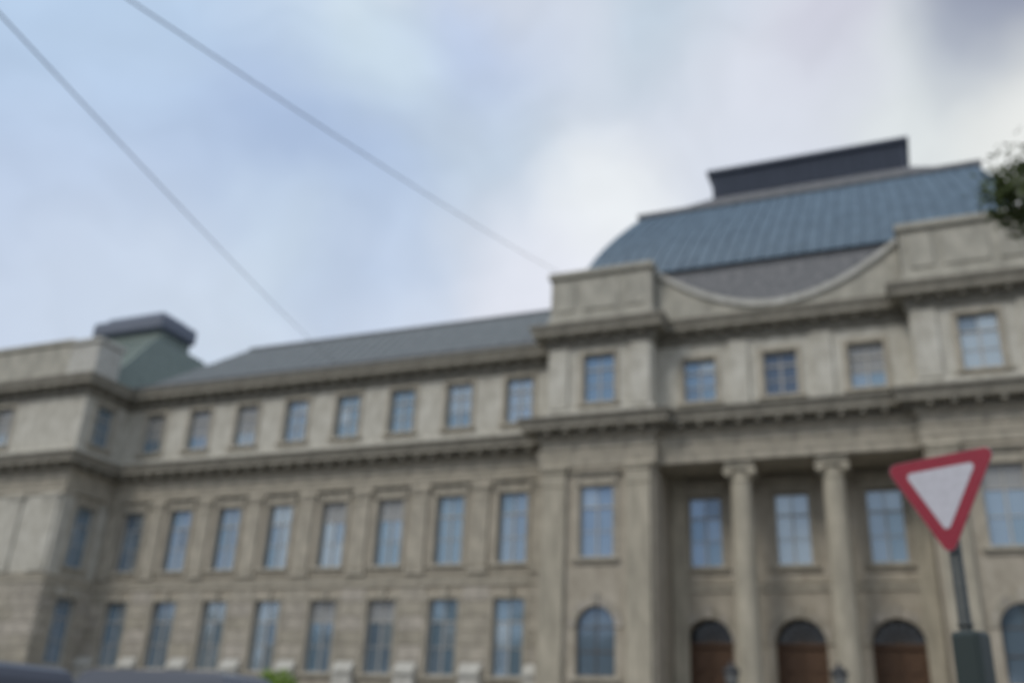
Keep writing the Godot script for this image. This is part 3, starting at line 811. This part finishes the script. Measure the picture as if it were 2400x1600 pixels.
func wing_roof():
	var y0 := 23.3; var y1 := 27.6
	var s := surf()
	var a := Vector3(XW + 0.6, y0, 0.35); var b := Vector3(XL + 0.1, y0, 0.35); var c := Vector3(XL + 0.1, y1, -4.2); var d := Vector3(-43.8, y1, -4.2)
	var a2 := Vector3(XW + 0.6, y0, -9.0); var b2 := Vector3(XL + 0.1, y0, -9.0)
	quad(s, a, b, c, d); tri(s, a2, a, d); quad(s, b2, a2, d, c)
	var r := obj("wing_roof", s, M.roof_wing, B)
	for k in 39:
		var x := -49.0 + 0.8 * k
		var t := 1.0 if x > -43.8 else clampf((x - a.x) / (d.x - a.x), 0.0, 1.0)
		if t < 0.1: continue
		var p := Vector3(x, y0 + 0.02, 0.37); var q := Vector3(x, lerpf(y0, y1, t) + 0.02, lerpf(0.37, -4.18, t))
		s = surf(); tube(s, [p, q], 0.03, 5); obj("seam", s, M.roof_wing, r)
	s = surf(); tube(s, [d + Vector3(0, 0.03, 0), c + Vector3(0, 0.03, 0)], 0.12, 8); obj("ridge_roll", s, M.lead, r)
	s = surf(); tube(s, [Vector3(XW + 0.2, 23.3, 0.72), Vector3(XL, 23.3, 0.72)], 0.09, 8); obj("gutter", s, M.lead, B)

func end_roof():
	# parapet, corner pedestal, low roof and dark capped lantern of the end pavilion
	var s := surf()
	box(s, Vector3(-70, 23.2, ZW - 1.2), Vector3(-52.6, 25.9, ZW - 0.35), 0.03)
	box(s, Vector3(-70, 25.92, ZW - 1.35), Vector3(-52.6, 26.3, ZW - 0.2), 0.05)
	obj("parapet_block", s, M.parapet, B)
	s = surf()
	box(s, Vector3(-52.6, 23.2, ZW - 2.4), Vector3(XW - 0.2, 25.7, ZW - 0.25), 0.04)
	box(s, Vector3(-52.75, 25.72, ZW - 2.55), Vector3(XW - 0.05, 26.1, ZW - 0.1), 0.06)
	obj("corner_pedestal", s, M.pale, B)
	s = surf()
	var a := [Vector3(-68, 23.3, 2.4), Vector3(XW - 0.4, 23.3, 2.4), Vector3(XW - 0.4, 23.3, -14), Vector3(-68, 23.3, -14)]
	var t := [Vector3(-62, 29.4, -3.5), Vector3(-52.4, 29.4, -3.5), Vector3(-52.4, 29.4, -9), Vector3(-62, 29.4, -9)]
	for i in 4: quad(s, a[i], a[(i + 1) % 4], t[(i + 1) % 4], t[i])
	ori(s, t, Vector3(-56, 20, -7))
	var r := obj("end_roof", s, M.copper, B)
	seams_on(r, a[0], a[1], t[1], t[0], 0.8, M.copper)
	s = surf(); box(s, Vector3(-60.0, 29.3, -8.0), Vector3(-53.2, 30.5, -4.6), 0.06); obj("lantern_drum", s, M.copper, B)
	s = surf()
	box(s, Vector3(-60.4, 30.5, -8.3), Vector3(-52.8, 31.9, -4.2), 0.25)
	box(s, Vector3(-59.6, 31.9, -7.8), Vector3(-53.6, 32.4, -4.8), 0.2)
	obj("lantern_cap", s, M.dark_metal, B)

# ------------------------------------------------------------------ street things
func make_sign():
	var at := Vector3(0.255, 0, 41.7)
	var o := thing("yield_sign", "red-bordered white triangular give-way sign on a grey pole", "sign", at, deg_to_rad(-29))
	var s := surf()
	lathe(s, Vector3.ZERO, [Vector2(0, 0), Vector2(0.07, 0), Vector2(0.07, 0.03), Vector2(0.036, 0.06), Vector2(0.036, 3.39), Vector2(0.03, 3.42), Vector2(0, 3.425)], 20)
	part("pole", s, M.pole, o)
	# plate: rounded triangle pointing down
	var yc := 3.20
	part("plate", tri_plate(0.425, 0.045, 0.055, 0.058, yc), M.sign_back, o)
	part("red_border", tri_plate(0.420, 0.045, 0.0585, 0.0605, yc), M.sign_red, o)
	part("white_field", tri_plate(0.268, 0.025, 0.061, 0.0625, yc), M.sign_white, o)
	for y in [yc - 0.16, yc + 0.14]:
		s = surf(); box(s, Vector3(-0.065, y - 0.02, -0.05), Vector3(0.065, y + 0.02, 0.055), 0.008); part("clamp", s, M.pole, o)
	# dark housing strapped to the pole below the plate
	var b := Node3D.new(); b.name = "control_box"; o.add_child(b)
	s = surf(); box(s, Vector3(-0.06, 1.9, -0.07), Vector3(0.11, 2.36, 0.09), 0.02); part("case", s, M.housing, b)
	s = surf(); box(s, Vector3(-0.04, 1.93, 0.0905), Vector3(0.09, 2.33, 0.097), 0.006); part("lid", s, M.housing, b)
	for y in [1.86, 2.40]:
		s = surf(); lathe(s, Vector3(0, y, 0), [Vector2(0.0365, -0.01), Vector2(0.044, -0.01), Vector2(0.044, 0.01), Vector2(0.0365, 0.01)], 16); part("strap", s, M.pole, b)

func tri_plate(R: float, rc: float, z0: float, z1: float, yc: float) -> SurfaceTool:
	var s := surf(); var pts := []
	for k in 3:
		var a := -PI / 2 + TAU * k / 3
		var c := Vector2(cos(a), sin(a)) * (R - 2 * rc)
		for q in 7:
			var b := a - PI / 3 + (TAU / 3) * q / 6
			pts.append(Vector3(c.x + cos(b) * rc, yc + c.y + sin(b) * rc, z0))
	prism(s, pts, Vector3(0, 0, z1 - z0))
	return s

func make_wires():
	var top := EYE + Vector3(-0.728, 0.651, -0.214) * (7.2 / 0.651)
	var foot := Vector3(top.x, 0, top.z)
	var o := thing("wire_mast", "grey steel mast that carries the overhead wires", "mast", foot)
	var s := surf()
	lathe(s, Vector3.ZERO, [Vector2(0, 0), Vector2(0.24, 0), Vector2(0.24, 0.05), Vector2(0.15, 0.08), Vector2(0.15, 1.0), Vector2(0.13, 1.05), Vector2(0.10, top.y + 0.5), Vector2(0.06, top.y + 0.56), Vector2(0, top.y + 0.57)], 20)
	part("shaft", s, M.pole, o)
	s = surf(); lathe(s, Vector3(0, top.y, 0), [Vector2(0.09, -0.06), Vector2(0.125, -0.06), Vector2(0.125, 0.06), Vector2(0.09, 0.06)], 16); part("collar", s, M.pole, o)
	var ends := [Vector3(-32.2, 23.05, 0.72), Vector3(-17.0, 26.75, 2.32)]
	var lab := ["thin dark overhead wire running down to the long wing's eave", "thin dark overhead wire running to the corner of the entrance parapet"]
	for i in 2:
		var pts := []
		for k in 33:
			var t := k / 32.0
			pts.append(top.lerp(ends[i], t) - Vector3(0, 1, 0) * 4 * t * (1 - t) * 0.25)
		s = surf(); tube(s, pts, 0.0125, 7)
		var w := obj("overhead_wire", s, M.wire)
		w.set_meta("label", lab[i]); w.set_meta("category", "wire"); w.set_meta("group", "overhead wires")

func make_lantern(at: Vector3, label: String):
	var o := thing("lantern_post", label, "lantern", at, 0.0, "lanterns before the doors")
	var s := surf()
	lathe(s, Vector3.ZERO, [Vector2(0, 0), Vector2(0.22, 0), Vector2(0.22, 0.12), Vector2(0.12, 0.2), Vector2(0.09, 0.9), Vector2(0.065, 1.0), Vector2(0.055, 3.25), Vector2(0.1, 3.3), Vector2(0.1, 3.36), Vector2(0.05, 3.4), Vector2(0.05, 3.5)], 16)
	part("post", s, M.iron, o)
	s = surf(); lathe(s, Vector3(0, 3.5, 0), [Vector2(0, 0), Vector2(0.2, 0), Vector2(0.24, 0.06), Vector2(0.24, 0.09)], 12); part("lamp_base", s, M.iron, o)
	s = surf(); lathe(s, Vector3(0, 3.59, 0), [Vector2(0.2, 0), Vector2(0.31, 0.5)], 6, false); part("lamp_glass", s, M.lamp_glass, o)
	s = surf()
	for k in 6:
		var a := TAU * k / 6
		tube(s, [Vector3(cos(a) * 0.205, 3.58, -sin(a) * 0.205), Vector3(cos(a) * 0.318, 4.1, -sin(a) * 0.318)], 0.016, 5)
	part("lamp_cage", s, M.iron, o)
	s = surf(); lathe(s, Vector3(0, 4.09, 0), [Vector2(0, 0), Vector2(0.37, 0), Vector2(0.38, 0.05), Vector2(0.25, 0.2), Vector2(0.12, 0.3), Vector2(0.05, 0.36), Vector2(0.06, 0.42), Vector2(0.03, 0.48), Vector2(0, 0.5)], 16); part("lamp_cap", s, M.iron, o)
	return o

# a panel van, front towards +x, base at the middle of its footprint
func make_van(label: String, at: Vector3, turn: float, paint, H: float, L: float):
	var o := thing("panel_van", label, "van", at, turn, "vans in the street")
	var hw := 0.98
	# side outline
	var pr := [Vector2(-L / 2, 0.45), Vector2(-L / 2 - 0.03, 1.0), Vector2(-L / 2 + 0.06, H - 0.25), Vector2(-L / 2 + 0.16, H - 0.08), Vector2(-L / 2 + 0.4, H), Vector2(L / 2 - 2.2, H), Vector2(L / 2 - 1.9, H - 0.08), Vector2(L / 2 - 1.0, 1.42), Vector2(L / 2 - 0.25, 1.15), Vector2(L / 2 - 0.03, 0.9), Vector2(L / 2, 0.45)]
	var s := surf(); s.set_smooth_group(-1)
	var sec := []
	for p in pr:
		var ring := []
		var k := clampf((p.y - 1.1) / (H - 1.1), 0, 1)
		var w := hw - 0.14 * k * k
		for q in [[-1.0, 0.0], [-0.97, 1.0], [-0.86, 1.6], [0.86, 1.6], [0.97, 1.0], [1.0, 0.0]]: ring.append(Vector3(p.x, p.y, q[0] * w))
		sec.append(ring)
	# skin over the outline, then both sides
	for i in pr.size() - 1:
		for j in 5: quad(s, sec[i][j + 1], sec[i][j], sec[i + 1][j], sec[i + 1][j + 1])
	for g in [0, 5]:
		var pl := PackedVector2Array(pr); var idx := Geometry2D.triangulate_polygon(pl)
		for t in range(0, idx.size(), 3):
			ori(s, [sec[idx[t]][g], sec[idx[t + 1]][g], sec[idx[t + 2]][g]], Vector3(0, 1.0, 0))
	quad(s, sec[0][0], sec[0][5], sec[-1][5], sec[-1][0])
	part("body", s, paint, o)
	s = surf()
	var wa := Vector2(L / 2 - 1.84, H - 0.16); var wb := Vector2(L / 2 - 1.06, 1.50)
	prism(s, [Vector3(wa.x, wa.y, -0.72), Vector3(wa.x, wa.y, 0.72), Vector3(wb.x, wb.y, 0.80), Vector3(wb.x, wb.y, -0.80)], Vector3(0.045, 0.03, 0)); part("windscreen", s, M.car_glass, o)
	for g in [-1.0, 1.0]:
		for q in [[L / 2 - 2.9, L / 2 - 1.85, L / 2 - 1.35], [-0.4, 0.95, 0.95], [-L / 2 + 0.3, -0.6, -0.6]]:
			s = surf()
			prism(s, [Vector3(q[0], 1.45, g * (hw - 0.035)), Vector3(q[2], 1.45, g * (hw - 0.035)), Vector3(q[1], 2.02, g * (hw - 0.085)), Vector3(q[0], 2.02, g * (hw - 0.085))], Vector3(0, 0, g * 0.03)); part("side_window", s, M.car_glass, o)
		s = surf(); box(s, Vector3(L / 2 - 1.45, 1.4, g * (hw + 0.13) - 0.1), Vector3(L / 2 - 1.3, 1.72, g * (hw + 0.13) + 0.1), 0.04); part("mirror", s, M.rubber, o)
		s = surf(); box(s, Vector3(L / 2 - 0.3, 0.85, g * 0.72 - 0.17), Vector3(L / 2 - 0.0, 1.1, g * 0.72 + 0.17), 0.05); part("headlight", s, M.lamp_clear, o)
		s = surf(); box(s, Vector3(-L / 2 - 0.06, 0.95, g * 0.86 - 0.07), Vector3(-L / 2 + 0.1, 1.5, g * 0.86 + 0.07), 0.02); part("taillight", s, M.lamp_red, o)
		for x in [-L / 2 + 1.0, L / 2 - 1.0]:
			var wl := Node3D.new(); wl.name = "wheel"; o.add_child(wl, true); wl.position = Vector3(x, 0.34, g * (hw - 0.1)); wl.rotation.x = PI / 2
			s = surf(); lathe(s, Vector3.ZERO, [Vector2(0.2, -0.12), Vector2(0.31, -0.12), Vector2(0.34, -0.08), Vector2(0.34, 0.08), Vector2(0.31, 0.12), Vector2(0.2, 0.12)], 24); part("tyre", s, M.rubber, wl)
			s = surf(); lathe(s, Vector3.ZERO, [Vector2(0, -0.10), Vector2(0.2, -0.11), Vector2(0.21, 0.11), Vector2(0.06, 0.09), Vector2(0, 0.10)], 16); part("rim", s, M.rim, wl)
	for x in [[-L / 2 - 0.1, -L / 2 + 0.12], [L / 2 - 0.1, L / 2 + 0.07]]:
		s = surf(); box(s, Vector3(x[0], 0.38, -hw), Vector3(x[1], 0.72, hw), 0.06); part("bumper", s, M.rubber, o)
	return o

func leaf(s, p: Vector3, n: Vector3, size: float, col: Color):
	var u := n.cross(Vector3(rng.randf() - 0.5, rng.randf() - 0.5, rng.randf() - 0.5)).normalized(); var v := n.cross(u)
	s.set_color(col)
	var a := p - u * size; var b := p + v * size * 0.42 + n * size * 0.12; var c := p + u * size; var d := p - v * size * 0.42 + n * size * 0.12
	for q in [a, b, c, a, c, d]: s.add_vertex(q)

func make_tree(label: String, category: String, at: Vector3, H: float, trunk_h: float, r0: float, centre: Vector3, rad: Vector3, clumps: int, per: int, lsize: float, col: Color, sd: int, bough := [], called := "broadleaf_tree", group := ""):
	rng.seed = sd
	var o := thing(called, label, category, at, 0.0, group)
	var s := surf(); var pts := []; var rr := []
	for k in 9:
		var t := k / 8.0; pts.append(Vector3(sin(t * 4.0) * 0.04 * H * 0.2 + centre.x * t * t * 0.6, t * trunk_h, cos(t * 3.0) * 0.03 * H * 0.2 + centre.z * t * t * 0.6)); rr.append(lerpf(r0, r0 * 0.5, t) + (r0 * 0.35 if k == 0 else 0.0))
	tube(s, pts, rr, 12); part("trunk", s, M.bark, o)
	var cr := surf(); var top: Vector3 = pts[-1]
	for c in clumps:
		var dir := Vector3(rng.randfn(), rng.randfn(), rng.randfn()).normalized()
		var cp := centre + dir * rad * pow(rng.randf(), 0.33) * rng.randf_range(0.85, 1.0)
		var br := surf(); var st: Vector3 = pts[rng.randi_range(5, 8)]; var mid := st.lerp(cp, 0.55) + Vector3(0, -0.06 * rad.y, 0)
		if c % 3 == 0:
			tube(br, [st, mid, cp], [r0 * 0.28, r0 * 0.15, r0 * 0.04], 6); part("branch", br, M.bark, o)
		var cs := rng.randf_range(0.22, 0.36) * minf(rad.x, rad.y); var tone := rng.randf_range(0.75, 1.2)
		for k in per:
			var d := Vector3(rng.randfn(), rng.randfn() * 0.7, rng.randfn()) * cs * 0.62
			var nn := (Vector3.UP * 0.6 + Vector3(rng.randfn(), rng.randfn(), rng.randfn()) * 0.6).normalized()
			var v := tone * rng.randf_range(0.8, 1.25)
			leaf(cr, cp + d, nn, lsize * rng.randf_range(0.7, 1.25), Color(col.r * v, col.g * v, col.b * v))
	for q in bough:      # a leafy bough that reaches out of the crown: clump centre and size
		for k in per:
			var d: Vector3 = Vector3(rng.randfn(), rng.randfn() * 0.75, rng.randfn()) * q[1] * 0.5
			var nn := (Vector3.UP * 0.6 + Vector3(rng.randfn(), rng.randfn(), rng.randfn()) * 0.6).normalized()
			var v := rng.randf_range(0.75, 1.3)
			leaf(cr, q[0] + d, nn, lsize * rng.randf_range(0.7, 1.2), Color(col.r * v, col.g * v, col.b * v))
	if bough.size() > 1:
		var bp := [pts[7]]; var brr := [r0 * 0.3]
		for i in range(bough.size() - 1, -1, -1): bp.append(bough[i][0]); brr.append(r0 * (0.06 + 0.2 * i / bough.size()))
		var bs := surf(); tube(bs, bp, brr, 6); part("branch", bs, M.bark, o)
	part("crown", cr, M.leaf, o)

func make_ground():
	var s := surf()
	quad(s, Vector3(-1500, -0.12, 1500), Vector3(1500, -0.12, 1500), Vector3(1500, -0.12, -1500), Vector3(-1500, -0.12, -1500))
	structure("road", s, M.asphalt)
	s = surf(); box(s, Vector3(-120, -0.5, -30), Vector3(120, 0.0, 12.0)); structure("pavement", s, M.paving)
	s = surf(); box(s, Vector3(-120, -0.5, 12.002), Vector3(120, 0.006, 12.3), 0.02); structure("kerb", s, M.kerb)
	s = surf(); box(s, Vector3(-120, -0.5, 40.0), Vector3(120, 0.0, 60.0)); structure("pavement", s, M.paving)
	s = surf(); box(s, Vector3(-120, -0.5, 39.7), Vector3(120, 0.006, 39.998), 0.02); structure("kerb", s, M.kerb)

func _ready():
	rng.seed = 4
	# camera
	var cam := Camera3D.new(); cam.name = "camera"
	var fwd := Vector3(-0.36576661, 0.39031794, -0.84490633)
	var rt := Vector3(0.92429661, 0.04597657, -0.37889568)
	var up := Vector3(0.10904388, 0.91953144, 0.37758624)
	cam.transform = Transform3D(Basis(rt, up, -fwd).orthonormalized(), EYE)
	cam.fov = 39.78; cam.near = 0.1; cam.far = 4000.0
	var ca := CameraAttributesPhysical.new(); ca.frustum_focal_length = 33.17; ca.frustum_focus_distance = 1.4; ca.exposure_aperture = 2.4; ca.frustum_near = 0.1; ca.frustum_far = 4000.0
	cam.attributes = ca
	add_child(cam); cam.current = true
	# sky and light
	var env := Environment.new()
	env.background_mode = Environment.BG_SKY
	env.sky = make_sky()
	env.background_energy_multiplier = 1.0
	env.ambient_light_source = Environment.AMBIENT_SOURCE_SKY
	env.tonemap_mode = Environment.TONE_MAPPER_LINEAR
	env.tonemap_exposure = 1.0
	env.sdfgi_enabled = true; env.ssao_enabled = true; env.ssil_enabled = true
	var we := WorldEnvironment.new(); we.name = "world_environment"; we.environment = env; add_child(we)
	var sun := DirectionalLight3D.new(); sun.name = "sun"
	sun.light_energy = 0.44; sun.light_angular_distance = 20.0; sun.light_color = Color(1.0, 0.97, 0.92); sun.shadow_enabled = true
	add_child(sun)
	sun.look_at_from_position(Vector3(-16, 34, 30) , Vector3.ZERO, Vector3.UP)
	make_materials()
	make_ground()
	make_building()
	make_sign()
	make_wires()
	make_lantern(Vector3(-7.55, 0.7, 5.4), "dark iron lantern between the left and middle doors")
	make_lantern(Vector3(-3.2, 0.7, 5.4), "dark iron lantern between the middle and right doors")
	make_van("dark navy van at the lower left edge of the street", Vector3(-17.9, -0.12, 34.4), PI, M.paint_navy, 2.68, 5.9)
	make_van("blue-grey van with its roof just showing beyond the navy van", Vector3(-16.6, -0.12, 29.9), PI, M.paint_silver, 2.86, 6.0)
	make_tree("small lime-green street tree before the ground-floor windows of the wing", "tree", Vector3(-26.3, 0, 11.2), 4.2, 2.8, 0.06, Vector3(0, 3.45, 0), Vector3(0.75, 0.85, 0.75), 40, 90, 0.07, Color(0.27, 0.40, 0.07), 77)
	var bough := []
	for b in [[2.62, 9.80, 0.0, 0.34], [2.55, 9.45, 0.3, 0.34], [2.72, 9.25, -0.2, 0.36], [2.95, 9.95, 0.1, 0.5], [3.05, 9.4, -0.1, 0.55], [3.5, 9.7, 0.0, 0.7], [4.0, 9.5, 0.1, 0.8], [4.5, 9.4, 0.0, 0.9]]:
		bough.append([Vector3(b[0] - 7.5, b[1] + 0.2, b[2]), b[3]])
	make_tree("tall dark green tree whose leafy bough reaches in at the right edge", "tree", Vector3(6.9, 0, 33.6), 12.0, 8.0, 0.24, Vector3(0, 9.75, 0), Vector3(2.7, 2.6, 2.7), 170, 200, 0.075, Color(0.075, 0.105, 0.026), 78, bough)
	# the row of trees across the street, behind the viewer, that the lower windows mirror
	for k in 8:
		make_tree("broad street tree in the row across the street, mirrored in the lower windows", "tree", Vector3(-106 + 11.2 * k, 0, 54.0 + 1.5 * sin(k * 2.3)), 15.0, 8.0, 0.3, Vector3(0, 9.6 + 0.8 * sin(k * 1.7), 0), Vector3(5.6, 5.4, 4.5), 120, 70, 0.28, Color(0.07, 0.095, 0.028), 90 + k, [], "street_tree", "trees across the street")
